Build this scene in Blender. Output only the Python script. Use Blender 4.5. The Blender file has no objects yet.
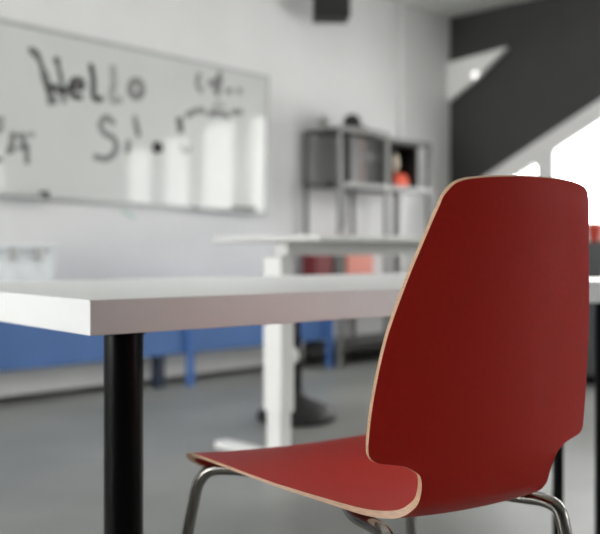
import bpy, bmesh, math, random
import numpy as np
from mathutils import Vector, Matrix
random.seed(4)
S = bpy.context.scene
C = S.collection
F = 887.0
CAMZ = 0.80
HY = 252.0

# ---------------------------------------------------------------- materials
def mat(name, col, rough=0.5, metal=0.0, coat=0.0, spec=0.5, noise=0.0, nscale=8.0, bump=0.0, detail=4.0,
        emis=None, estr=0.0, stretch=(1, 1, 1), coat_rough=0.05):
    m = bpy.data.materials.new(name)
    m.use_nodes = True
    nt = m.node_tree
    b = nt.nodes['Principled BSDF']
    b.inputs['Base Color'].default_value = (*col, 1)
    b.inputs['Roughness'].default_value = rough
    b.inputs['Metallic'].default_value = metal
    b.inputs['Coat Weight'].default_value = coat
    b.inputs['Coat Roughness'].default_value = coat_rough
    b.inputs['Specular IOR Level'].default_value = spec
    if emis:
        b.inputs['Emission Color'].default_value = (*emis, 1)
        b.inputs['Emission Strength'].default_value = estr
    if noise or bump:
        tc = nt.nodes.new('ShaderNodeTexCoord')
        mp = nt.nodes.new('ShaderNodeMapping')
        mp.inputs['Scale'].default_value = stretch
        n = nt.nodes.new('ShaderNodeTexNoise')
        n.inputs['Scale'].default_value = nscale
        n.inputs['Detail'].default_value = detail
        nt.links.new(tc.outputs['Object'], mp.inputs['Vector'])
        nt.links.new(mp.outputs['Vector'], n.inputs['Vector'])
        if noise:
            r = nt.nodes.new('ShaderNodeValToRGB')
            r.color_ramp.elements[0].position = 0.3
            r.color_ramp.elements[1].position = 0.7
            r.color_ramp.elements[0].color = (*[max(0, c * (1 - noise)) for c in col], 1)
            r.color_ramp.elements[1].color = (*[min(1, c * (1 + noise)) for c in col], 1)
            nt.links.new(n.outputs['Fac'], r.inputs['Fac'])
            nt.links.new(r.outputs['Color'], b.inputs['Base Color'])
        if bump:
            bp = nt.nodes.new('ShaderNodeBump')
            bp.inputs['Strength'].default_value = bump
            bp.inputs['Distance'].default_value = 0.01
            nt.links.new(n.outputs['Fac'], bp.inputs['Height'])
            nt.links.new(bp.outputs['Normal'], b.inputs['Normal'])
    return m

M = {}
M['wall'] = mat('white_wall_paint', (.70, .70, .695), .7, noise=.03, nscale=2.5)
M['ceil'] = mat('ceiling_paint', (.72, .72, .70), .8, noise=.02, nscale=2)
M['dark_wall'] = mat('charcoal_wall_paint', (.036, .036, .034), .6, noise=.08, nscale=3)
M['floor'] = mat('grey_concrete', (.265, .27, .252), .38, spec=.5, noise=.16, nscale=1.6, detail=6, bump=.02)
M['base'] = mat('dark_skirting', (.10, .10, .10), .5, noise=.05)
M['frame'] = mat('window_frame_white', (.74, .74, .73), .5, noise=.02)
M['table'] = mat('white_laminate', (.78, .79, .785), .32, noise=.015, nscale=20)
M['black'] = mat('black_metal', (.002, .002, .0022), .3, spec=.12, noise=.1)
M['red'] = mat('red_lacquer', (.50, .014, .006), .42, spec=.22, noise=.05, nscale=140, bump=.015)
M['ply'] = mat('plywood_edge', (.53, .325, .20), .5, noise=.15, nscale=60, stretch=(1, 1, 6))
M['chrome'] = mat('brushed_steel', (.27, .255, .235), .2, metal=1, noise=.06, nscale=40)
M['white'] = mat('white_powder_coat', (.82, .82, .80), .4, noise=.02)
M['blue'] = mat('blue_paint', (.065, .155, .38), .5, noise=.05)
M['blueleg'] = mat('blue_paint_leg', (.06, .15, .40), .45, noise=.05)
M['desk'] = mat('pale_grey_laminate', (.62, .62, .60), .4, noise=.02)
M['navy'] = mat('navy_paint', (.012, .022, .05), .5, noise=.05)
M['board'] = mat('whiteboard_enamel', (.55, .565, .545), .35, coat=.45, coat_rough=.02, noise=.02, nscale=3)
M['alu'] = mat('aluminium_trim', (.42, .43, .42), .45, metal=.4, noise=.04)
M['shelf'] = mat('dark_grey_steel', (.045, .045, .042), .4, noise=.08)
M['shelf2'] = mat('grey_steel', (.17, .17, .16), .4, noise=.06)
M['rubber'] = mat('black_rubber', (.008, .008, .008), .6, noise=.1)
M['bk'] = mat('black_card', (.007, .0068, .0068), .6, noise=.1)
M['brn'] = mat('brown_grey_card', (.13, .095, .085), .6, noise=.1)
M['dred'] = mat('dark_red_card', (.16, .014, .016), .6, noise=.1)
M['pink'] = mat('salmon_card', (.70, .27, .21), .6, noise=.06)
M['orange'] = mat('orange_red_fabric', (.75, .075, .02), .6, noise=.1)
M['cream'] = mat('cream_fabric', (.66, .58, .45), .7, noise=.1)
M['pot'] = mat('red_ceramic', (.55, .05, .025), .35, noise=.05)
M['ceramic'] = mat('white_ceramic', (.80, .74, .70), .4, noise=.03)
M['dgrey'] = mat('charcoal_laminate', (.060, .062, .064), .5, noise=.06)
M['plastic'] = mat('clear_white_plastic', (.72, .76, .78), .25, spec=.6, noise=.08, nscale=14)
M['leaf'] = mat('dusty_leaf', (.16, .18, .13), .6, noise=.15)
M['paper'] = mat('pale_green_tape', (.50, .62, .57), .6, noise=.04)
M['glow_bead'] = mat('glowing_bead', (.9, .9, .87), .3, emis=(1, .98, .95), estr=1.2, noise=.01)  # emissive bead for the bright spot on the added wedge
for k, v in (('ink3', .025), ('ink2', .10), ('ink1', .19), ('ink0', .31)):
    M[k] = mat('marker_' + k, (v, v, v * .97), .5, noise=.25, nscale=30)

g = bpy.data.materials.new('window_glass'); g.use_nodes = True
nt = g.node_tree; nt.nodes.clear()
o_ = nt.nodes.new('ShaderNodeOutputMaterial'); mx = nt.nodes.new('ShaderNodeMixShader')
tr = nt.nodes.new('ShaderNodeBsdfTransparent'); gl = nt.nodes.new('ShaderNodeBsdfGlossy')
gl.inputs['Roughness'].default_value = .02
fr = nt.nodes.new('ShaderNodeFresnel'); fr.inputs['IOR'].default_value = 1.3
nt.links.new(fr.outputs[0], mx.inputs[0]); nt.links.new(tr.outputs[0], mx.inputs[1]); nt.links.new(gl.outputs[0], mx.inputs[2])
nt.links.new(mx.outputs[0], o_.inputs[0])
M['glass'] = g

# ---------------------------------------------------------------- helpers
def thing(name, label, cat, loc=(0, 0, 0), rz=0.0, group=None):
    o = bpy.data.objects.new(name, None)
    o.empty_display_size = .1
    C.objects.link(o)
    o.location = loc; o.rotation_euler = (0, 0, rz)
    o['label'] = label; o['category'] = cat
    if group: o['group'] = group
    return o

def link(name, bm, m, parent=None, smooth=False, bevel=0.0, label=None):
    me = bpy.data.meshes.new(name)
    bmesh.ops.recalc_face_normals(bm, faces=bm.faces[:])
    bm.to_mesh(me); bm.free()
    for mm in (m if isinstance(m, (list, tuple)) else [m]):
        me.materials.append(mm)
    if smooth:
        for p in me.polygons: p.use_smooth = True
    o = bpy.data.objects.new(name, me)
    C.objects.link(o)
    if parent: o.parent = parent
    if bevel:
        b = o.modifiers.new('bevel', 'BEVEL'); b.width = bevel; b.segments = 3; b.limit_method = 'ANGLE'
    if smooth:
        try:
            me.set_sharp_from_angle(angle=math.radians(40))
        except Exception:
            pass
    if label: o['label'] = label
    return o

def solo(o, label, cat, loc=None, rz=0.0, group=None):
    o['label'] = label; o['category'] = cat
    if group: o['group'] = group
    if loc: o.location = loc
    o.rotation_euler = (0, 0, rz)
    return o

def box(bm, c, s, rot=None):
    vs = []
    for dx in (-.5, .5):
        for dy in (-.5, .5):
            for dz in (-.5, .5):
                v = Vector((dx * s[0], dy * s[1], dz * s[2]))
                if rot: v = rot @ v
                vs.append(bm.verts.new(v + Vector(c)))
    for q in ((0, 1, 3, 2), (4, 6, 7, 5), (0, 4, 5, 1), (2, 3, 7, 6), (0, 2, 6, 4), (1, 5, 7, 3)):
        bm.faces.new([vs[i] for i in q])

def bx(x0, x1, y0, y1, z0, z1):
    bm = bmesh.new()
    box(bm, ((x0 + x1) / 2, (y0 + y1) / 2, (z0 + z1) / 2), (x1 - x0, y1 - y0, z1 - z0))
    return bm

def lathe(bm, prof, seg=40, c=(0, 0, 0)):
    rings = []
    for r, z in prof:
        if r < 1e-6:
            rings.append([bm.verts.new((c[0], c[1], c[2] + z))])
        else:
            rings.append([bm.verts.new((c[0] + r * math.cos(2 * math.pi * i / seg), c[1] + r * math.sin(2 * math.pi * i / seg), c[2] + z)) for i in range(seg)])
    for a, b in zip(rings, rings[1:]):
        for i in range(seg):
            j = (i + 1) % seg
            if len(a) == 1 and len(b) == 1: continue
            if len(a) == 1: bm.faces.new((a[0], b[i], b[j]))
            elif len(b) == 1: bm.faces.new((a[i], b[0], a[j]))
            else: bm.faces.new((a[i], a[j], b[j], b[i]))
    if len(rings[0]) > 1: bm.faces.new(rings[0])
    if len(rings[-1]) > 1: bm.faces.new(rings[-1])

def catmull(pts, n=8):
    P = [np.array(p, float) for p in pts]
    P = [2 * P[0] - P[1]] + P + [2 * P[-1] - P[-2]]
    out = []
    for i in range(1, len(P) - 2):
        p0, p1, p2, p3 = P[i - 1:i + 3]
        d1 = max(np.linalg.norm(p1 - p0), 1e-9) ** .5; d2 = max(np.linalg.norm(p2 - p1), 1e-9) ** .5; d3 = max(np.linalg.norm(p3 - p2), 1e-9) ** .5
        m1 = (p2 - p1) + d2 * ((p1 - p0) / d1 - (p2 - p0) / (d1 + d2))
        m2 = (p2 - p1) + d2 * ((p3 - p2) / d3 - (p3 - p1) / (d2 + d3))
        for k in range(n):
            t = k / n
            out.append((2 * t**3 - 3 * t**2 + 1) * p1 + (t**3 - 2 * t**2 + t) * m1 + (-2 * t**3 + 3 * t**2) * p2 + (t**3 - t**2) * m2)
    out.append(P[-2])
    return out

def tube(bm, pts, r, seg=14, n=6, smooth=True):
    path = [Vector(p) for p in (catmull(pts, n) if smooth else pts)]
    rings = []
    up = None
    for i, p in enumerate(path):
        t = (path[min(i + 1, len(path) - 1)] - path[max(i - 1, 0)]).normalized()
        if up is None:
            up = Vector((0, 0, 1)) if abs(t.z) < .8 else Vector((1, 0, 0))
        a = t.cross(up).normalized(); b = a.cross(t).normalized(); up = b
        rings.append([bm.verts.new(p + r * (math.cos(2 * math.pi * k / seg) * a + math.sin(2 * math.pi * k / seg) * b)) for k in range(seg)])
    for A, B in zip(rings, rings[1:]):
        for k in range(seg):
            j = (k + 1) % seg
            bm.faces.new((A[k], A[j], B[j], B[k]))
    bm.faces.new(rings[0]); bm.faces.new(rings[-1])

def prism(bm, poly, y0, y1):
    """polygon in (x, z), extruded in y"""
    a = [bm.verts.new((x, y0, z)) for x, z in poly]; b = [bm.verts.new((x, y1, z)) for x, z in poly]
    bm.faces.new(a); bm.faces.new(b)
    for i in range(len(poly)):
        j = (i + 1) % len(poly)
        bm.faces.new((a[i], a[j], b[j], b[i]))

def structure(o):
    o['kind'] = 'structure'; return o

# ---------------------------------------------------------------- room frame
WX, WY = Vector((.714, .70, 0)), Vector((-.70, .714, 0))      # along the back wall / into it
WROT = math.atan2(.70, .714)
W0 = Vector((-1.617, 4.78, 0))
TC = 4.07                                                     # corner, measured along the back wall
CORNER = W0 + TC * WX
CEIL = 2.81

def onwall(t, z=0.0, off=0.0):
    return W0 + t * WX - off * WY + Vector((0, 0, z))

def ray_wall(px, py, off=0.0):
    """distance along the wall and height of the wall point seen in direction (px, py)"""
    kx = (px - 300) / F
    o = W0 - off * WY
    # o.x + t*.714 = kx*(o.y + t*.70)
    t = (kx * o.y - o.x) / (WX.x - kx * WX.y)
    Y = o.y + t * WX.y
    return t, CAMZ - (py - HY) / F * Y

# back wall and others
bm = bx(-5.0, TC + .15, 0, .15, 0, CEIL)
w = structure(link('wall_back', bm, M['wall'])); w.location = W0; w.rotation_euler = (0, 0, WROT)
bm = bx(-5.0, TC - .002, -.014, -.001, 0, .055)
w = structure(link('baseboard_back', bm, M['base'])); w.location = W0; w.rotation_euler = (0, 0, WROT)

# right wall: local x = u from the corner toward the viewer's right, local y = outward
RROT = math.atan2(-.714, .70)                                  # local x -> (.70,-.714); local y -> (.714,.70)
def slope(u): return 1.44 + .5025 * (u - .375)
wins = [
    [(.33, .86), (1.90, .86), (1.90, slope(1.90)), (.33, slope(.33))],
    [(2.12, .86), (2.72, .86), (2.72, 2.28), (2.12, 2.28)],
    [(2.86, .86), (3.52, .86), (3.52, 2.28), (2.86, 2.28)],
    [(3.66, .86), (4.26, .86), (4.26, 2.18), (3.66, 2.18)],
    [(4.42, .86), (5.06, .86), (5.06, 2.12), (4.42, 2.12)],
    [(8.3, .5), (9.6, .5), (9.6, 2.45), (8.3, 2.45)],  # last two windows are unseen, added to light chair back and table front
    [(9.9, .5), (11.2, .5), (11.2, 2.45), (9.9, 2.45)],
]
bm = bmesh.new()
us = [0.0]
def wallpiece(poly): prism(bm, poly, 0, .07)
prev = 0.0
for wpoly in wins:
    (a, z0), (b, _), (_, zb), (_, za) = wpoly
    wallpiece([(prev, 0), (a, 0), (a, CEIL), (prev, CEIL)])
    wallpiece([(a, 0), (b, 0), (b, z0), (a, z0)])
    wallpiece([(a, za), (b, zb), (b, CEIL), (a, CEIL)])
    prev = b
wallpiece([(prev, 0), (11.8, 0), (11.8, CEIL), (prev, CEIL)])
w = structure(link('wall_right', bm, M['dark_wall'])); w.location = CORNER; w.rotation_euler = (0, 0, RROT)

def inset(poly, d):
    n = len(poly); out = []
    for i in range(n):
        p0, p1, p2 = (Vector(poly[(i + k) % n]) for k in (-1, 0, 1))
        e1 = (p1 - p0).normalized(); e2 = (p2 - p1).normalized()
        n1 = Vector((-e1.y, e1.x)); n2 = Vector((-e2.y, e2.x))
        bis = (n1 + n2).normalized()
        out.append(tuple(p1 + bis * d / max(.2, bis.dot(n1))))
    return out

def ring(bm, outer, inner, y0, y1):
    n = len(outer)
    V = {}
    for nm, poly in (('o', outer), ('i', inner)):
        for y in (y0, y1):
            V[nm, y] = [bm.verts.new((p[0], y, p[1])) for p in poly]
    for i in range(n):
        j = (i + 1) % n
        bm.faces.new((V['o', y0][i], V['o', y0][j], V['i', y0][j], V['i', y0][i]))
        bm.faces.new((V['o', y1][i], V['o', y1][j], V['i', y1][j], V['i', y1][i]))
        bm.faces.new((V['o', y0][i], V['o', y0][j], V['o', y1][j], V['o', y1][i]))
        bm.faces.new((V['i', y0][i], V['i', y0][j], V['i', y1][j], V['i', y1][i]))

for k, poly in enumerate(wins):
    wn = bpy.data.objects.new('window_%d' % (k + 1), None); C.objects.link(wn)
    wn.location = CORNER; wn.rotation_euler = (0, 0, RROT); wn['kind'] = 'structure'
    inn = inset(poly, .15 if k == 0 else .05)
    b_ = bmesh.new(); ring(b_, inset(poly, .001), inn, -.02, .06)
    link('window_frame', b_, M['frame'], wn, bevel=.004)
    if k == 0:
        # mullion between the two lights
        zt = lambda u: inn[3][1] + (inn[2][1] - inn[3][1]) * (u - inn[3][0]) / (inn[2][0] - inn[3][0])
        b_ = bmesh.new()
        prism(b_, [(.84, inn[0][1] + .001), (1.0, inn[0][1] + .001), (1.0, zt(1.0) - .001), (.84, zt(.84) - .001)], -.015, .055)
        link('mullion', b_, M['frame'], wn, bevel=.004)
        panes = [[inn[0], (.84, inn[0][1]), (.84, zt(.84)), inn[3]], [(1.0, inn[0][1]), inn[1], inn[2], (1.0, zt(1.0))]]
    else:
        panes = [inn]
    for pn in panes:
        b_ = bmesh.new(); b_.faces.new([b_.verts.new((p[0], .03, p[1])) for p in inset(pn, .001)])
        link('pane', b_, M['glass'], wn)

# floor, ceiling: cover the part of the room around the corner
bm = bx(-5.0, TC + .15, 0, .15, 0, CEIL)
w = structure(link('wall_rear', bm, M['wall'])); w.location = W0 - WY * 11.8; w.rotation_euler = (0, 0, WROT)
# left wall, outside the frame, with one long window band (local x = distance from the back wall)
LW = W0 - WX * 4.9
LO0, LO1, LZ0, LZ1 = .15, 2.8, .25, 2.6
bm = bmesh.new()
for q in ([(0, 0), (LO0, 0), (LO0, CEIL), (0, CEIL)], [(LO1, 0), (11.8, 0), (11.8, CEIL), (LO1, CEIL)], [(LO0, 0), (LO1, 0), (LO1, LZ0), (LO0, LZ0)], [(LO0, LZ1), (LO1, LZ1), (LO1, CEIL), (LO0, CEIL)]):
    prism(bm, q, -.15, 0)
w = structure(link('wall_left', bm, M['dark_wall'])); w.location = LW; w.rotation_euler = (0, 0, RROT)

wn = bpy.data.objects.new('window_%d' % (len(wins) + 1), None); C.objects.link(wn)
wn.location = LW; wn.rotation_euler = (0, 0, RROT); wn['kind'] = 'structure'
pl_ = [(LO0 + .001, LZ0 + .001), (LO1 - .001, LZ0 + .001), (LO1 - .001, LZ1 - .001), (LO0 + .001, LZ1 - .001)]
b_ = bmesh.new(); ring(b_, pl_, inset(pl_, .05), -.08, -.02); link('window_frame', b_, M['frame'], wn)
b_ = bmesh.new(); b_.faces.new([b_.verts.new((p[0], -.05, p[1])) for p in inset(pl_, .051)]); link('pane', b_, M['glass'], wn)

def room_slab(name, z0, z1, m, ext=12.2):
    bm = bmesh.new()
    P = [CORNER + WX * .16 + WY * .15, CORNER - WX * ext + WY * .15, CORNER - WX * ext - WY * ext, CORNER + WX * .16 - WY * ext]
    a = [bm.verts.new((p.x, p.y, z0)) for p in P]; b = [bm.verts.new((p.x, p.y, z1)) for p in P]
    bm.faces.new(a); bm.faces.new(b)
    for i in range(4):
        j = (i + 1) % 4; bm.faces.new((a[i], a[j], b[j], b[i]))
    return structure(link(name, bm, m))
room_slab('floor', -.1, 0, M['floor'])
room_slab('ceiling', CEIL, CEIL + .1, M['ceil'], 12.2)

# vertical white cable trunking on the back wall
t_, _ = ray_wall(400, 100)
bm = bx(-.028, .028, -.03, -.001, .06, CEIL - .002)
w = structure(link('trim_1', bm, M['frame'], bevel=.004)); w.location = onwall(t_); w.rotation_euler = (0, 0, WROT)

# white wedge with glowing bead, added for the bright patch on the dark wall
white_wedge = thing('bright_patch_wedge', 'white wedge standing in for a bright patch high on the charcoal wall beside the corner', 'white_wedge', CORNER, RROT)
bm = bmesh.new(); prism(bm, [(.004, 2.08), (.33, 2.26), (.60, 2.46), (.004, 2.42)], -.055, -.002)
link('wedge_body', bm, M['white'], white_wedge, bevel=.01)
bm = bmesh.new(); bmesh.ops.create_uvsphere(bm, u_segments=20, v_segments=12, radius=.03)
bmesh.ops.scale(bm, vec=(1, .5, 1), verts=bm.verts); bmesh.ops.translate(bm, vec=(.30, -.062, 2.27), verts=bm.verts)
link('glow_bead', bm, M['glow_bead'], white_wedge, True)

# ---------------------------------------------------------------- loudspeaker
t_, z_ = ray_wall(327, 0, .19)
spk = thing('loudspeaker', 'black loudspeaker mounted high on the white back wall near the ceiling', 'loudspeaker', onwall(t_, 2.435, .23), WROT + math.radians(-40))
bm = bmesh.new(); prism(bm, [(-.125, 0), (.125, 0), (.125, .32), (-.125, .32)], -.10, .10)
link('cabinet', bm, M['bk'], spk, bevel=.012)
bm = bx(-.11, .11, -.109, -.101, .015, .305); link('grille', bm, M['rubber'], spk, bevel=.004)
bm = bmesh.new(); tube(bm, [(0, .1005, .2), (.03, .125, .2), (.10, .172, .2)], .014); link('bracket', bm, M['black'], spk, True)

# ---------------------------------------------------------------- whiteboard
tR, _ = ray_wall(263.5, 140); tL = -.62
BZ, BT = 1.537, math.radians(1.2)
bd = thing('whiteboard', 'large grey-white wall board with handwritten Hello in black marker', 'whiteboard', onwall(tR, BZ, 0), WROT)
bd.rotation_euler = (0, BT, WROT)
L = tR - tL; HB = .455
bm = bx(-L, 0, -.022, -.004, -HB, HB); link('panel', bm, M['board'], bd)
for (x0, x1, z0, z1) in ((-L - .02, .02, HB, HB + .022), (-L - .02, .02, -HB - .022, -HB), (-L - .02, 0 - L, -HB, HB), (0, .02, -HB, HB)):
    link('frame_rail', bx(x0, x1, -.03, -.003, z0, z1), M['alu'], bd, bevel=.003)
def board_xz(px, py):
    t, z = ray_wall(px, py, .024)
    x, zz = t - tR, z - BZ
    a = BT
    return x * math.cos(a) - zz * math.sin(a), x * math.sin(a) + zz * math.cos(a)
x0, _ = board_xz(-60, 195); x1, _ = board_xz(39, 197)
tray = bmesh.new(); prism(tray, [(x0, -HB - .024), (x1, -HB - .024), (x1, -HB - .002), (x0, -HB - .002)], -.085, -.032)
link('tray', tray, M['alu'], bd, bevel=.004)
link('tray_cap', bx(x1, x1 + .03, -.087, -.031, -HB - .026, -HB + .018), M['shelf'], bd)
xs, _ = board_xz(229, 209); xe, _ = board_xz(256, 211)
link('ledge', bx(xs - .3, xe + .06, -.075, -.032, -HB - .02, -HB - .008), M['alu'], bd)

def ink(strokes, w, m, off, scale, closed=False):
    for st in strokes:
        bm = bmesh.new()
        pts = [board_xz(off[0] + x / scale, off[1] + y / scale) for x, y in st]
        path = [Vector((p[0], p[1])) for p in catmull(pts, 6)] if len(pts) > 2 else [Vector(p) for p in pts]
        prev = None
        for i, p in enumerate(path):
            t = path[min(i + 1, len(path) - 1)] - path[max(i - 1, 0)]
            if t.length < 1e-6: t = Vector((1, 0))
            t.normalize(); n = Vector((-t.y, t.x)) * w / 2
            cur = (bm.verts.new((p.x + n.x, -.0228, p.y + n.y)), bm.verts.new((p.x - n.x, -.0228, p.y - n.y)))
            if prev: bm.faces.new((prev[0], prev[1], cur[1], cur[0]))
            prev = cur
        link('handwriting', bm, M[m], bd)
A = ((0, 20), 3.3375)
def circ(cx, cy, rx, ry, n=14): return [(cx + rx * math.cos(i * 2 * math.pi / n), cy + ry * math.sin(i * 2 * math.pi / n)) for i in range(n + 1)]
ink([[(95, 98), (120, 106), (135, 140), (150, 190), (162, 240), (168, 285)], [(188, 128), (200, 175), (210, 235), (215, 278)]], .030, 'ink2', *A)
ink([[(160, 240), (180, 222), (205, 240), (225, 228)], [(182, 126), (198, 142)]], .036, 'ink3', *A)
ink([[(108, 100), (130, 125)], [(145, 170), (158, 215), (172, 250)], [(180, 250), (178, 282)]], .05, 'ink1', *A)
ink([[(240, 226), (276, 222), (272, 204), (250, 200), (236, 222), (242, 252), (276, 258)], [(302, 145), (312, 195), (316, 262), (345, 262)]], .037, 'ink3', *A)
ink([[(376, 150), (380, 210), (374, 266), (410, 266)]], .045, 'ink0', *A)
ink([circ(455, 230, 20, 26)], .05, 'ink1', *A)
ink([[(382, 348), (358, 326), (336, 345), (346, 375), (380, 396), (388, 430), (360, 462), (312, 456)]], .04, 'ink1', *A)
ink([[(450, 320), (456, 352), (464, 388)], [(430, 400), (425, 445)]], .036, 'ink1', *A)
ink([[(-20, 335), (14, 332)], [(-15, 378), (10, 352)], [(44, 372), (36, 440)], [(60, 378), (84, 415), (92, 482)], [(60, 425), (100, 424)], [(-15, 470), (10, 462)], [(20, 440), (50, 430)]], .034, 'ink1', *A)
ink([[(62, 385), (118, 382)]], .03, 'ink0', *A)
B = ((130, 40), 2.9667)
ink([[(208, 98), (200, 128), (214, 156)], [(270, 92), (248, 150)], [(272, 110), (258, 168)], [(284, 152), (304, 150)], [(230, 130), (262, 118)]], .035, 'ink1', *B)
ink([[(318, 148), (332, 154)], [(165, 226), (205, 208), (225, 214)], [(232, 222), (262, 216), (296, 228)], [(300, 214), (335, 214)]], .04, 'ink1', *B)
ink([[(146, 228), (151, 275)]], .05, 'ink2', *B)
ink([[(150, 310), (165, 332), (182, 318)], [(245, 205), (262, 188), (280, 200)], [(16, 228), (26, 290)]], .028, 'ink0', *B)

def magnet(px, py, r, label, mt):
    x, z = board_xz(px, py)
    bm = bmesh.new(); lathe(bm, [(0, .0), (r, .0), (r * 1.02, .008), (r * .85, .014), (0, .014)], 24)
    bmesh.ops.rotate(bm, cent=(0, 0, 0), matrix=Matrix.Rotation(math.radians(90), 3, 'X'), verts=bm.verts)
    o = link('board_magnet', bm, mt, smooth=True)
    a = BT
    t, zz = ray_wall(px, py, .024)
    solo(o, label, 'magnet', onwall(t, zz, .0228), WROT)
magnet(157.5, 147.5, .036, 'round black magnet on the whiteboard right of the letter S', M['bk'])

xm, zm = ray_wall(243, 208.5, .05)
bm = bmesh.new(); tube(bm, [(-.10, 0, 0), (.02, 0, 0)], .010, 12, smooth=False); tube(bm, [(.02, 0, 0), (.09, 0, 0)], .012, 12, smooth=False)
o = link('marker_pen', bm, M['shelf'], smooth=True)
a = BT
xl, zl = (xs + xe) / 2, -HB - .008 + .0125
pl = Vector((xl * math.cos(a) + zl * math.sin(a), -.053, -xl * math.sin(a) + zl * math.cos(a)))
solo(o, 'dark marker pen lying on the lower right ledge of the whiteboard', 'marker', onwall(tR + pl.x, BZ + pl.z, .053))
o.rotation_euler = (0, BT, WROT)

t_, z_ = ray_wall(128, 214)
bm = bx(-.05, .05, -.003, -.0008, -.012, .012)
o = link('tape_strip', bm, M['paper']); solo(o, 'small pale green strip of tape on the white wall below the whiteboard', 'tape', onwall(t_, z_))
o.rotation_euler = (0, math.radians(25), WROT)

# ---------------------------------------------------------------- foreground table
TROT = math.atan2(.636, .772)
TA = Vector((-.328, 1.386, 0))
ZT = .725; TH = .0565; TL_, TD = 1.68, .93
tb = thing('table', 'white thick-topped table with round black legs right behind the red chair', 'table', TA, TROT)
link('tabletop', bx(0, TL_, 0, TD, ZT - TH, ZT), M['table'], tb, bevel=.0018)
for lx, ly in ((.096, .07), (TL_ - .10, .07), (.096, TD - .07), (TL_ - .10, TD - .07)):
    bm = bmesh.new(); lathe(bm, [(.031, 0), (.033, .004), (.033, ZT - TH - .006), (.038, ZT - TH - .006), (.038, ZT - TH)], 40)
    bmesh.ops.translate(bm, vec=(lx, ly, 0), verts=bm.verts)
    link('leg', bm, M['black'], tb, True)
# slim extra support under the top, seen right of the chair
Yp = 2.36; P = Vector(((558 - 300) / F * Yp, Yp, 0)) - TA
lx, ly = P.x * .772 + P.y * .636, -P.x * .636 + P.y * .772
bm = bmesh.new(); lathe(bm, [(.0145, 0), (.0145, ZT - TH - .006), (.022, ZT - TH - .006), (.022, ZT - TH)], 24)
bmesh.ops.translate(bm, vec=(lx, ly, 0), verts=bm.verts)
link('support_leg', bm, M['black'], tb, True, label='slimmer black support leg')

# ---------------------------------------------------------------- red chair
CX, CY, CYAW = .2540, 1.2573, .534
ch = thing('chair', 'red moulded plywood chair with steel tube legs in front of the white table', 'chair', (CX, CY, 0), CYAW)
TOPC = .016
# (y, z, half width, curvature)
ctrl = [
    (.494, .414, .200, .00), (.488, .427, .228, .05), (.470, .4365, .244, .15), (.432, .4405, .2475, .2), (.34, .4400, .242, .25), (.21, .4340, .212, .30), (.12, .4290, .174, .35),
    (.06, .4285, .146, .35), (.020, .4365, .130, .35), (-.008, .4550, .1215, .40), (-.022, .480, .1190, .5), (-.028, .4980, .123, .55),
    (-.0305, .5085, .132, .62), (-.0316, .5155, .147, .65), (-.0324, .5195, .168, .68), (-.0330, .5230, .186, .70), (-.0338, .5300, .1950, .72), (-.0355, .543, .1978, .75), (-.043, .60, .1955, .78),
    (-.055, .68, .1850, .82), (-.068, .75, .1675, .88), (-.082, .815, .1475, 1.0), (-.092, .855, .1345, 1.1), (-.0955, .870, .1280, 1.15), (-.0975, .8785, .1205, 1.15), (-.0985, .8825, .1115, 1.15), (-.099, .8840, .100, 1.15)]
rows = catmull(ctrl, 7)
NU = 28
TH_C = .0105
def shell_grid():
    n = len(rows)
    G = np.zeros((n, NU + 1, 3))
    for i, (y, z, wv, k) in enumerate(rows):
        ia = ib = i
        while ib < n - 1 and math.hypot(rows[ib][0] - y, rows[ib][1] - z) < .006: ib += 1
        while ia > 0 and math.hypot(rows[ia][0] - y, rows[ia][1] - z) < .006: ia -= 1
        if ib == n - 1:
            while math.hypot(rows[ia][0] - rows[ib][0], rows[ia][1] - rows[ib][1]) < .02 and z > .8: ia -= 1
        a, b = rows[ia], rows[ib]
        ty, tz = b[0] - a[0], b[1] - a[1]; l = math.hypot(ty, tz); ty /= l; tz /= l
        ny, nz = tz, -ty                                       # toward the sitter (up on the seat, forward on the back)
        gd = min(1, max(0, (z - .75) / .134)) ** 1.5 if y < 0 else 0
        for j in range(NU + 1):
            u = -1 + 2 * j / NU
            x = wv * math.sin(u * math.pi / 2 * .999) / math.sin(math.pi / 2 * .999) if False else wv * u
            d = k * x * x
            e = TOPC * gd * (1 - abs(x / .135) ** 2.2) if gd else 0
            G[i, j] = (x, y + ny * d + ty * e, z + nz * d + tz * e)
    return G
G = shell_grid()
def normals(G):
    n = len(G); di = np.zeros_like(G)
    mid = G[:, NU // 2]
    for i in range(n):
        a = b = i
        while b < n - 1 and np.linalg.norm(mid[b] - mid[i]) < .006: b += 1
        while a > 0 and np.linalg.norm(mid[a] - mid[i]) < .006: a -= 1
        if b == n - 1:
            while np.linalg.norm(mid[a] - mid[b]) < .02: a -= 1
        di[i] = G[b] - G[a]
    dj = np.gradient(G, axis=1)
    N = np.cross(dj, di); N /= np.linalg.norm(N, axis=2, keepdims=True) + 1e-12
    return N
N = normals(G)
if N[20, NU // 2, 2] < 0: N = -N
# the raised surface faces the sitter
T = G + N * TH_C * .5
Bk = G - N * TH_C * .5
for i, rw in enumerate(rows):
    cut = .014 * min(1, max(0, (rw[0] - .02) / .15))
    for j in (0, 1, NU - 1, NU):
        if cut: Bk[i, j, 0] -= math.copysign(cut * (1 if j in (0, NU) else .6), G[i, j, 0])
split = min(range(len(rows)), key=lambda i: abs(rows[i][1] - .455) + (0 if rows[i][0] < .02 else 9))

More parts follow.
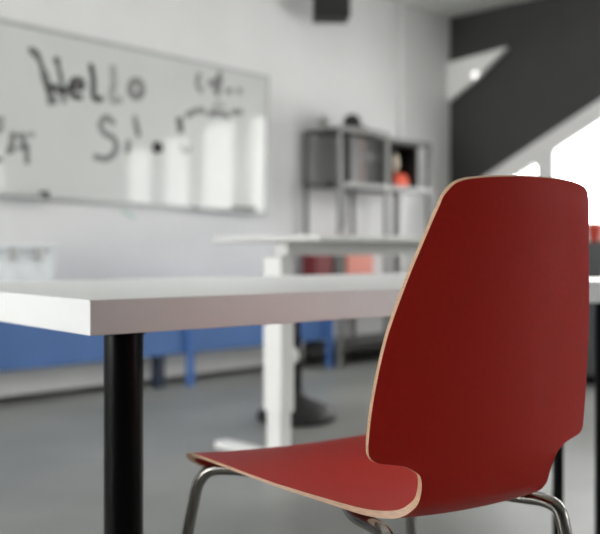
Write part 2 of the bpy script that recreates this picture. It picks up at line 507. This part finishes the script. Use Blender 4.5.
def shell_part(name, i0, i1, caps):
    verts = []; nor = []; faces = []; mats = []
    def add(P, n): verts.append(tuple(P)); nor.append(tuple(n)); return len(verts) - 1
    ids = {}
    for side, arr, sg in (('t', T, 1), ('b', Bk, -1)):
        for i in range(i0, i1 + 1):
            for j in range(NU + 1):
                ids[side, i, j] = add(arr[i, j], N[i, j] * sg)
    for side in 'tb':
        for i in range(i0, i1):
            for j in range(NU):
                q = [ids[side, i, j], ids[side, i, j + 1], ids[side, i + 1, j + 1], ids[side, i + 1, j]]
                faces.append(q if side == 't' else q[::-1]); mats.append(0)
    # rim: outline in order
    loop = [(i, 0) for i in range(i0, i1 + 1)]
    rims = [([(i, 0) for i in range(i0, i1 + 1)]), ([(i, NU) for i in range(i0, i1 + 1)])]
    if 'front' in caps: rims.append([(i0, j) for j in range(NU + 1)])
    if 'top' in caps: rims.append([(i1, j) for j in range(NU + 1)])
    for rim in rims:
        pr = None
        for q, (i, j) in enumerate(rim):
            ia, ja = rim[max(q - 1, 0)]; ib, jb = rim[min(q + 1, len(rim) - 1)]
            tg = G[ib, jb] - G[ia, ja]
            nn = np.cross(tg, N[i, j]); nn /= np.linalg.norm(nn) + 1e-12
            cen = G[i, NU // 2] if j in (0, NU) and rim[0][1] == rim[-1][1] else G[min(max(i, i0 + 20), i1 - 20), j]
            if np.dot(nn, G[i, j] - cen) < 0: nn = -nn
            mid = (T[i, j] + Bk[i, j]) / 2 + nn * .0010
            c = (add(T[i, j], nn), add(mid, nn), add(Bk[i, j], nn))
            if pr:
                for a in (0, 1):
                    f = [pr[a], c[a], c[a + 1], pr[a + 1]]
                    e1 = np.array(verts[f[1]]) - np.array(verts[f[0]]); e2 = np.array(verts[f[3]]) - np.array(verts[f[0]])
                    if np.dot(np.cross(e1, e2), nn) < 0: f = f[::-1]
                    faces.append(f); mats.append(1)
            pr = c
    fixed = []
    for f in faces:
        e1 = np.array(verts[f[2]]) - np.array(verts[f[0]]); e2 = np.array(verts[f[3]]) - np.array(verts[f[1]])
        nn = sum(np.array(nor[k]) for k in f)
        fixed.append(f if np.dot(np.cross(e1, e2), nn) > 0 else f[::-1])
    faces = fixed
    me = bpy.data.meshes.new(name)
    me.from_pydata(verts, [], faces)
    me.materials.append(M['red']); me.materials.append(M['ply'])
    for p, mi in zip(me.polygons, mats): p.material_index = mi; p.use_smooth = True
    me.normals_split_custom_set_from_vertices([tuple(np.array(v) / (np.linalg.norm(v) + 1e-12)) for v in nor])
    o = bpy.data.objects.new(name, me); C.objects.link(o); o.parent = ch
    return o
# orientation check of face winding
shell_part('seat', 0, split, ('front',))
shell_part('backrest', split, len(rows) - 1, ('top',))

R_T = .0105
for sx in (-1, 1):
    bm = bmesh.new()
    tube(bm, [(sx * .05, .25, .417), (sx * .13, .34, .426), (sx * .185, .415, .428), (sx * .212, .449, .421), (sx * .225, .464, .400), (sx * .233, .470, .36), (sx * .243, .476, .30), (sx * .287, .505, .0)], R_T, 18)
    link('leg', bm, M['chrome'], ch, True)
    bm = bmesh.new()
    tube(bm, [(sx * .06, .26, .412), (sx * .095, .20, .413), (sx * .128, .125, .414), (sx * .142, .06, .419), (sx * .152, .020, .421), (sx * .158, .001, .413), (sx * .161, -.007, .39), (sx * .164, -.012, .35), (sx * .187, -.058, .0)], R_T, 18)
    link('leg', bm, M['chrome'], ch, True)
link('mounting_plate', bx(-.09, .09, .15, .27, .4275, .4318), M['black'], ch)

# ---------------------------------------------------------------- standing desk (height adjustable)
DN = Vector((.068, 3.12, 0))
DL, DD, DZ = 1.42, .60, .862
ds = thing('standing_desk', 'white height-adjustable desk with square telescopic leg behind the white table', 'desk', DN, WROT)
link('desktop', bx(0, DL, 0, DD, DZ - .024, DZ), M['desk'], ds, bevel=.006)
link('cross_rail', bx(.10, DL - .10, DD / 2 - .03, DD / 2 + .03, DZ - .075, DZ - .026), M['white'], ds, bevel=.003)
for lx in (.085, DL - .136):
    l_ = link('leg', bx(lx - .036, lx + .036, DD / 2 - .05, DD / 2 + .05, .19, DZ - .076), M['white'], ds, bevel=.006)
    link('inner_column', bx(lx - .028, lx + .028, DD / 2 - .04, DD / 2 + .04, .032, .19), M['white'], l_, bevel=.004)
    link('foot', bx(lx - .035, lx + .035, -.05, DD + .05, 0, .03), M['white'], ds, bevel=.008)
bm = bmesh.new(); tube(bm, [(.1215, DD / 2 - .02, .40), (.145, DD / 2 - .02, .40)], .032, 20, smooth=False)
link('knob', bm, M['white'], ds, True)

# ---------------------------------------------------------------- wobble stool
sp = Vector(((296 - 300) / F * 4.22, 4.22, 0))
st = thing('stool', 'black stool with a domed round base standing behind the white desk leg', 'stool', sp, 0)
bm = bmesh.new(); lathe(bm, [(0, 0), (.165, 0), (.185, .012), (.188, .024), (.18, .042), (.155, .065), (.11, .085), (.06, .108), (.035, .125), (.028, .15), (0, .15)], 48)
link('base', bm, M['rubber'], st, True)
bm = bmesh.new(); lathe(bm, [(.026, .15), (.026, .40), (.020, .405), (.020, .575)], 28); link('pole', bm, M['black'], st, True)
bm = bmesh.new(); lathe(bm, [(0, .575), (.09, .578), (.15, .59), (.165, .61), (.16, .628), (.12, .64), (0, .635)], 40); link('seat', bm, M['rubber'], st, True)

# ---------------------------------------------------------------- blue bench along the wall
bl = thing('bench', 'long low blue bench with side panel standing along the white wall under the whiteboard', 'bench', onwall(0, 0, 0), WROT)
p = Vector((-.657, 5.296, 0)) - W0
t190, o190 = p.dot(WX), -p.dot(WY)
XL, XR = t190 - 2.65, 2.285
ZB = .61
link('bench_top', bx(XL, XR, -.36, -.03, ZB - .03, ZB), M['blue'], bl, bevel=.004)
link('side_panel', bx(XL + .03, XR - .05, -.290, -.272, .195, ZB - .031), M['blue'], bl, bevel=.003)
for k in (-2, -1, 0, 1):
    x = min(t190 + 1.28 * k, 2.25)
    link('leg', bx(x - .024, x + .024, -.322, -.292, 0, ZB - .031), M['blueleg'], bl, bevel=.003)
    if k < 1: link('centre_leg', bx(x - .17 - .028 + (1.28 if k < 0 else 0) * 0, x - .17 + .028, -.25, -.19, 0, ZB - .031), M['navy'], bl, bevel=.003, label='dark navy inner leg')
link('base_panel', bx(XL + .05, 2.20, -.10, -.085, .035, ZB - .031), M['white'], bl, label='added white panel standing in for the wall under the bench')  # added to brighten the shaded strip below the bench

def bench_xy(px, off):
    t, _ = ray_wall(px, 260, off); return onwall(t, ZB, off)
bxo = thing('storage_box', 'translucent white storage box standing on the blue bench at the left', 'box', bench_xy(14, .24), WROT)
link('body', bx(-.17, .17, -.12, .12, 0, .20), M['plastic'], bxo, bevel=.015)
link('lid', bx(-.18, .18, -.13, .13, .201, .228), M['plastic'], bxo, bevel=.008)
for hx in (-.07, .07): link('clip', bx(hx - .02, hx + .02, -.142, -.131, .15, .215), M['alu'], bxo, bevel=.003)
bm = bmesh.new(); box(bm, (0, 0, .006), (.24, .17, .010)); box(bm, (-.118, 0, .0065), (.006, .172, .013))
o = link('notebook', bm, M['shelf'], bevel=.002); solo(o, 'thin dark notebook lying flat on the blue bench', 'notebook', bench_xy(72, .3), WROT)
bm = bx(-.045, .045, -.025, .025, 0, .03); box(bm, (0, 0, .034), (.092, .052, .008))
o = link('board_eraser', bm, M['paper'], bevel=.004); solo(o, 'small pale board eraser on the blue bench beside the notebook', 'eraser', bench_xy(104, .3), WROT)

# ---------------------------------------------------------------- open metal shelving
kx = (306 - 300) / F
t306, _ = ray_wall(306, 130, .05)
sh = thing('shelving_unit', 'open dark metal shelving unit against the white back wall', 'shelving', onwall(t306, 0, .05), WROT)
SL, SD, ZS = 1.0, .33, 1.665
post_x = (0, .50, SL)
for x in post_x:
    for y in (0, -SD):
        mt = M['shelf2'] if (y < 0 and x < .8) else M['shelf']
        h0 = 0
        link('post', bx(x - .013, x + .013, y - .013, y + .013, h0, ZS if x < .8 else ZS - .03), mt, sh)
def shelf_board(x0, x1, z, m, th=.022):
    link('shelf', bx(x0 + .013, x1 - .013, -SD - .012, .012, z - th, z), m, sh, bevel=.002)
shelf_board(0, .50, ZS, M['shelf']); shelf_board(.50, SL, ZS - .03, M['shelf'], .03)
shelf_board(0, .50, 1.28, M['shelf']); shelf_board(.50, SL, 1.28, M['shelf'])
shelf_board(0, .50, .60, M['shelf2']); shelf_board(.50, SL, .60, M['shelf2'])
shelf_board(0, .50, .17, M['shelf'], .06); shelf_board(.50, SL, .17, M['shelf'], .06)
# light front edge strip of the middle shelf
link('shelf_edge', bx(.014, SL - .014, -SD - .02, -SD - .0125, 1.252, 1.284), M['shelf2'], sh)
link('shelf_edge', bx(.014, .486, -SD - .02, -SD - .0125, ZS - .03, ZS + .004), M['shelf2'], sh)
# hairpin rod hanging under the middle shelf
bm = bmesh.new(); tube(bm, [(.02, -SD + .03, 1.257), (.022, -SD + .03, 1.05), (.03, -SD + .03, .985), (.05, -SD + .03, .965), (.07, -SD + .03, .985), (.08, -SD + .03, 1.05), (.086, -SD + .03, 1.257)], .007, 10)
link('hairpin_rod', bm, M['shelf'], sh, True)

def shw(x, y, z): return onwall(t306 + x, z, .05 - y)
def sx(px, yloc):
    t, _ = ray_wall(px, 200, .05 - yloc); return t - t306
def binder(px0, px1, z, h, d, m, label, group, y=-.29, cat='binder'):
    a, b = sx(px0, y), sx(px1, y)
    w2 = (b - a) / 2 - .0015
    t = thing('ring_binder', label, cat, shw((a + b) / 2, y, z), WROT, group)
    link('cover', bx(-w2, w2, 0, d, 0, h), m, t, bevel=.003)
    link('spine_label', bx(-w2 * .6, w2 * .6, -.003, -.0003, h * .52, h * .66), M['shelf'], t)
    return t
UP = 'binders on the middle shelf'
binder(351, 358, 1.2805, .345, .12, M['shelf'], 'dark grey binder, leftmost of the four binders on the upper open shelf', UP)
binder(358, 366, 1.2805, .335, .12, M['brn'], 'brownish grey binder between dark binders on the upper open shelf', UP)
binder(366, 374, 1.2805, .345, .12, M['bk'], 'black binder just right of the brownish grey binder', UP)
binder(374, 383, 1.2805, .350, .12, M['bk'], 'black binder, rightmost of the four binders on the upper open shelf', UP)
LO = 'file boxes on the lower shelf'
def filebox(px0, px1, h, m, label):
    y = -.15
    a, b = sx(px0, y), sx(px1, y); w2 = (b - a) / 2 - .002
    t = thing('file_box', label, 'box', shw((a + b) / 2, y, .6005), WROT, LO)
    link('body', bx(-w2, w2, 0, .14, 0, h), m, t, bevel=.003)
    link('lid', bx(-w2 - .001, w2 + .001, -.002, .142, h + .0005, h + .012), m, t, bevel=.003)
filebox(316, 332.5, .21, M['dred'], 'dark red file box on the lower shelf just above the white tabletop')
filebox(333.5, 345.5, .21, M['bk'], 'black file box on the lower shelf between the dark red and salmon boxes')
filebox(346.5, 374, .205, M['pink'], 'salmon pink file box on the lower shelf beside the black file box')
# cube bin with things in it
a, b = sx(392.5, -.30), sx(418, -.30)
cb = thing('cube_bin', 'black open-fronted cube bin in the right bay of the shelving', 'bin', shw((a + b) / 2, -.30, 1.2805), WROT)
w2 = (b - a) / 2
for nm, q in (('side_panel', (-w2, -w2 + .012, 0, .24, 0, .33)), ('side_panel', (w2 - .012, w2, 0, .24, 0, .33)), ('base_panel', (-w2 + .0125, w2 - .0125, 0, .24, 0, .012)), ('top_panel', (-w2 + .0125, w2 - .0125, 0, .24, .318, .33)), ('back_panel', (-w2 + .0125, w2 - .0125, .228, .24, .0125, .3175))):
    link(nm, bx(*q), M['bk'], cb)
cen = shw((a + b) / 2, -.30, 1.2935)
bm = bmesh.new(); lathe(bm, [(0, 0), (w2 * .80, 0), (w2 * .86, .03), (w2 * .84, .07), (w2 * .6, .10), (0, .11)], 28)
bmesh.ops.scale(bm, vec=(1, .8, 1), verts=bm.verts)
o = link('folded_cloth', bm, M['orange'], smooth=True); solo(o, 'bright orange-red folded cloth at the bottom of the black cube bin', 'cloth', cen - WY * -.12, WROT)
bm = bmesh.new(); bmesh.ops.create_uvsphere(bm, u_segments=24, v_segments=14, radius=.062); bmesh.ops.scale(bm, vec=(.85, .85, 1.2), verts=bm.verts)
bmesh.ops.translate(bm, vec=(0, 0, .0745), verts=bm.verts)
o = link('wool_ball', bm, M['cream'], smooth=True); solo(o, 'cream coloured wool ball lying on the orange cloth in the cube bin', 'ball', cen - WX * .035 - WY * -.10 + Vector((0, 0, .108)), WROT)

# things on the very top
xa, xb = sx(346, -.25), sx(396, -.25)
bm = bx(-.5 * (xb - xa), .5 * (xb - xa), -.02, .16, 0, .022)
top_z = ZS + .0005
xb2 = min(xb, .485)
bm.free(); bm = bx(xa, xb2, -.28, -.08, 0, .022); box(bm, ((xa + xb2) / 2, -.284, .011), (xb2 - xa - .02, .006, .016))
o = link('flat_case', bm, M['shelf'], bevel=.004); solo(o, 'flat dark case lying on top of the shelving unit', 'case', shw(0, 0, top_z), WROT)
xh = sx(354, -.20)
hp = thing('helmet', 'round black helmet on top of the shelving unit', 'helmet', shw(xh, -.18, top_z + .0225), WROT)
bm = bmesh.new(); lathe(bm, [(0, 0), (.062, 0), (.068, .03), (.064, .065), (.046, .095), (.022, .108), (0, .11)], 30); link('dome', bm, M['bk'], hp, True)
bm = bmesh.new(); box(bm, (.0, -.06, .012), (.11, .045, .010)); link('visor', bm, M['rubber'], hp, bevel=.004)
xr = sx(366, -.2)
bm = bmesh.new(); lathe(bm, [(0, 0), (.030, 0), (.032, .012), (.03, .025), (.01, .032), (0, .032)], 24)
o = link('lidded_tin', bm, M['brn'], smooth=True); solo(o, 'small brown lidded tin beside the black helmet on the shelving top', 'tin', shw(xr, -.18, top_z + .0225), WROT)
xp = sx(322, -.08)
pp = thing('potted_plant', 'small dusty green potted plant on the left end of the shelving top', 'plant', shw(xp, -.09, top_z), WROT)
bm = bmesh.new(); lathe(bm, [(0, 0), (.024, 0), (.032, .03), (.030, .034), (0, .030)], 20); link('pot', bm, M['alu'], pp, True)
bm = bmesh.new()
for k in range(26):
    a_ = random.uniform(0, 6.28); e_ = random.uniform(.5, 1.45); ln = random.uniform(.06, .11)
    d = Vector((math.cos(a_) * math.cos(e_), math.sin(a_) * math.cos(e_), math.sin(e_)))
    s_ = d.cross(Vector((0, 0, 1))).normalized() * .006
    p0 = Vector((0, 0, .03)); p1 = p0 + d * ln * .55; p2 = p0 + d * ln + Vector((0, 0, -.012))
    v = [bm.verts.new(q) for q in (p0, p1 + s_, p2, p1 - s_)]; bm.faces.new(v)
link('leaves', bm, M['leaf'], pp)
xk = sx(326, -.2)
bm = bx(-.05, .05, -.03, .03, 0, .012); box(bm, (.015, 0, .018), (.05, .045, .012))
o = link('glasses_case', bm, M['bk'], bevel=.004); solo(o, 'small flat black case on the left part of the middle shelf', 'case', shw(.075, -.17, 1.2805), WROT)

# ---------------------------------------------------------------- low charcoal cabinet and red pot by the window
cp = Vector(((606 - 300) / F * 5.6, 5.6, 0))
cab = thing('cabinet', 'low charcoal cabinet beneath the windows at the right edge', 'cabinet', cp, WROT)
ZC = .862
link('carcass', bx(-.34, .9, -.22, .22, .06, ZC), M['dgrey'], cab, bevel=.004)
link('plinth', bx(-.32, .88, -.20, .20, 0, .0595), M['black'], cab)
for k in (0, 1):
    d_ = link('door', bx(-.335 + .615 * k, .275 + .615 * k, -.238, -.2205, .07, ZC - .012), M['dgrey'], cab, bevel=.003)
    link('handle', bx(.22 + .12 * k, .235 + .12 * k, -.252, -.2385, .5, .66), M['alu'], d_)
pt = thing('cup', 'small red cup with white rim on the charcoal cabinet', 'cup', Vector(((594.5 - 300) / F * 5.55, 5.55, ZC + .0003)), WROT)
bm = bmesh.new(); lathe(bm, [(0, 0), (.028, 0), (.034, .025), (.046, .112), (.043, .112), (.031, .027), (0, .025)], 28); link('bowl', bm, M['pot'], pt, True)
bm = bmesh.new(); lathe(bm, [(.0465, .1125), (.048, .126), (.043, .126), (.042, .1125)], 28); link('rim', bm, M['ceramic'], pt, True)

# ---------------------------------------------------------------- light
wd = bpy.data.worlds.new('daylight'); S.world = wd; wd.use_nodes = True
nt = wd.node_tree; bg = nt.nodes['Background']
tc = nt.nodes.new('ShaderNodeTexCoord'); sep = nt.nodes.new('ShaderNodeSeparateXYZ'); rp = nt.nodes.new('ShaderNodeValToRGB')
rp.color_ramp.elements[0].position = .0; rp.color_ramp.elements[0].color = (.80, .80, .79, 1)
rp.color_ramp.elements[1].position = .35; rp.color_ramp.elements[1].color = (1, 1, 1, 1)
nt.links.new(tc.outputs['Generated'], sep.inputs[0]); nt.links.new(sep.outputs['Z'], rp.inputs[0]); nt.links.new(rp.outputs[0], bg.inputs[0])
bg.inputs['Strength'].default_value = 13.5

def area(name, loc, target, sx_, sy_, power, col=(1, 1, 1)):
    loc, target = Vector(loc), Vector(target)
    l = bpy.data.lights.new(name, 'AREA'); l.shape = 'RECTANGLE'; l.size = sx_; l.size_y = sy_; l.energy = power; l.color = col
    o = bpy.data.objects.new(name, l); C.objects.link(o); o.location = loc
    o.rotation_euler = (Vector(target) - Vector(loc)).to_track_quat('-Z', 'Y').to_euler()
    return o
def portal(c, normal, w_, h_):
    o = area('window_portal', c, c + normal, w_, h_, 1)
    o.data.cycles.is_portal = True
for poly in wins:
    uc = (poly[0][0] + poly[1][0]) / 2; zt_ = max(poly[2][1], poly[3][1]); zb_ = poly[0][1]
    c = CORNER + Vector((.70, -.714, 0)) * uc + WX * .08 + Vector((0, 0, (zb_ + zt_) / 2))
    portal(c, -WX, poly[1][0] - poly[0][0], zt_ - zb_)
portal(LW - WX * .13 - WY * ((LO0 + LO1) / 2) + Vector((0, 0, (LZ0 + LZ1) / 2)), WX, LO1 - LO0, LZ1 - LZ0)

area('fill_light', onwall(-.6, 2.74, 2.6), onwall(1.6, .5, .3), 1.6, .6, 22)  # unseen fill light added to brighten the back wall and shelving

# ---------------------------------------------------------------- camera
cam = bpy.data.cameras.new('camera'); co = bpy.data.objects.new('camera', cam); C.objects.link(co)
co.location = (0, 0, CAMZ); co.rotation_euler = (math.radians(90), 0, 0)
cam.sensor_fit = 'HORIZONTAL'; cam.sensor_width = 36; cam.lens = F * 36 / 600
cam.shift_y = (HY - 267) / 600.0
cam.clip_start = .02; cam.clip_end = 100
cam.dof.use_dof = True; cam.dof.focus_distance = 1.2; cam.dof.aperture_fstop = 3.3
S.camera = co
S.view_settings.view_transform = 'Standard'
S.view_settings.look = 'None'
S.view_settings.exposure = 0.14
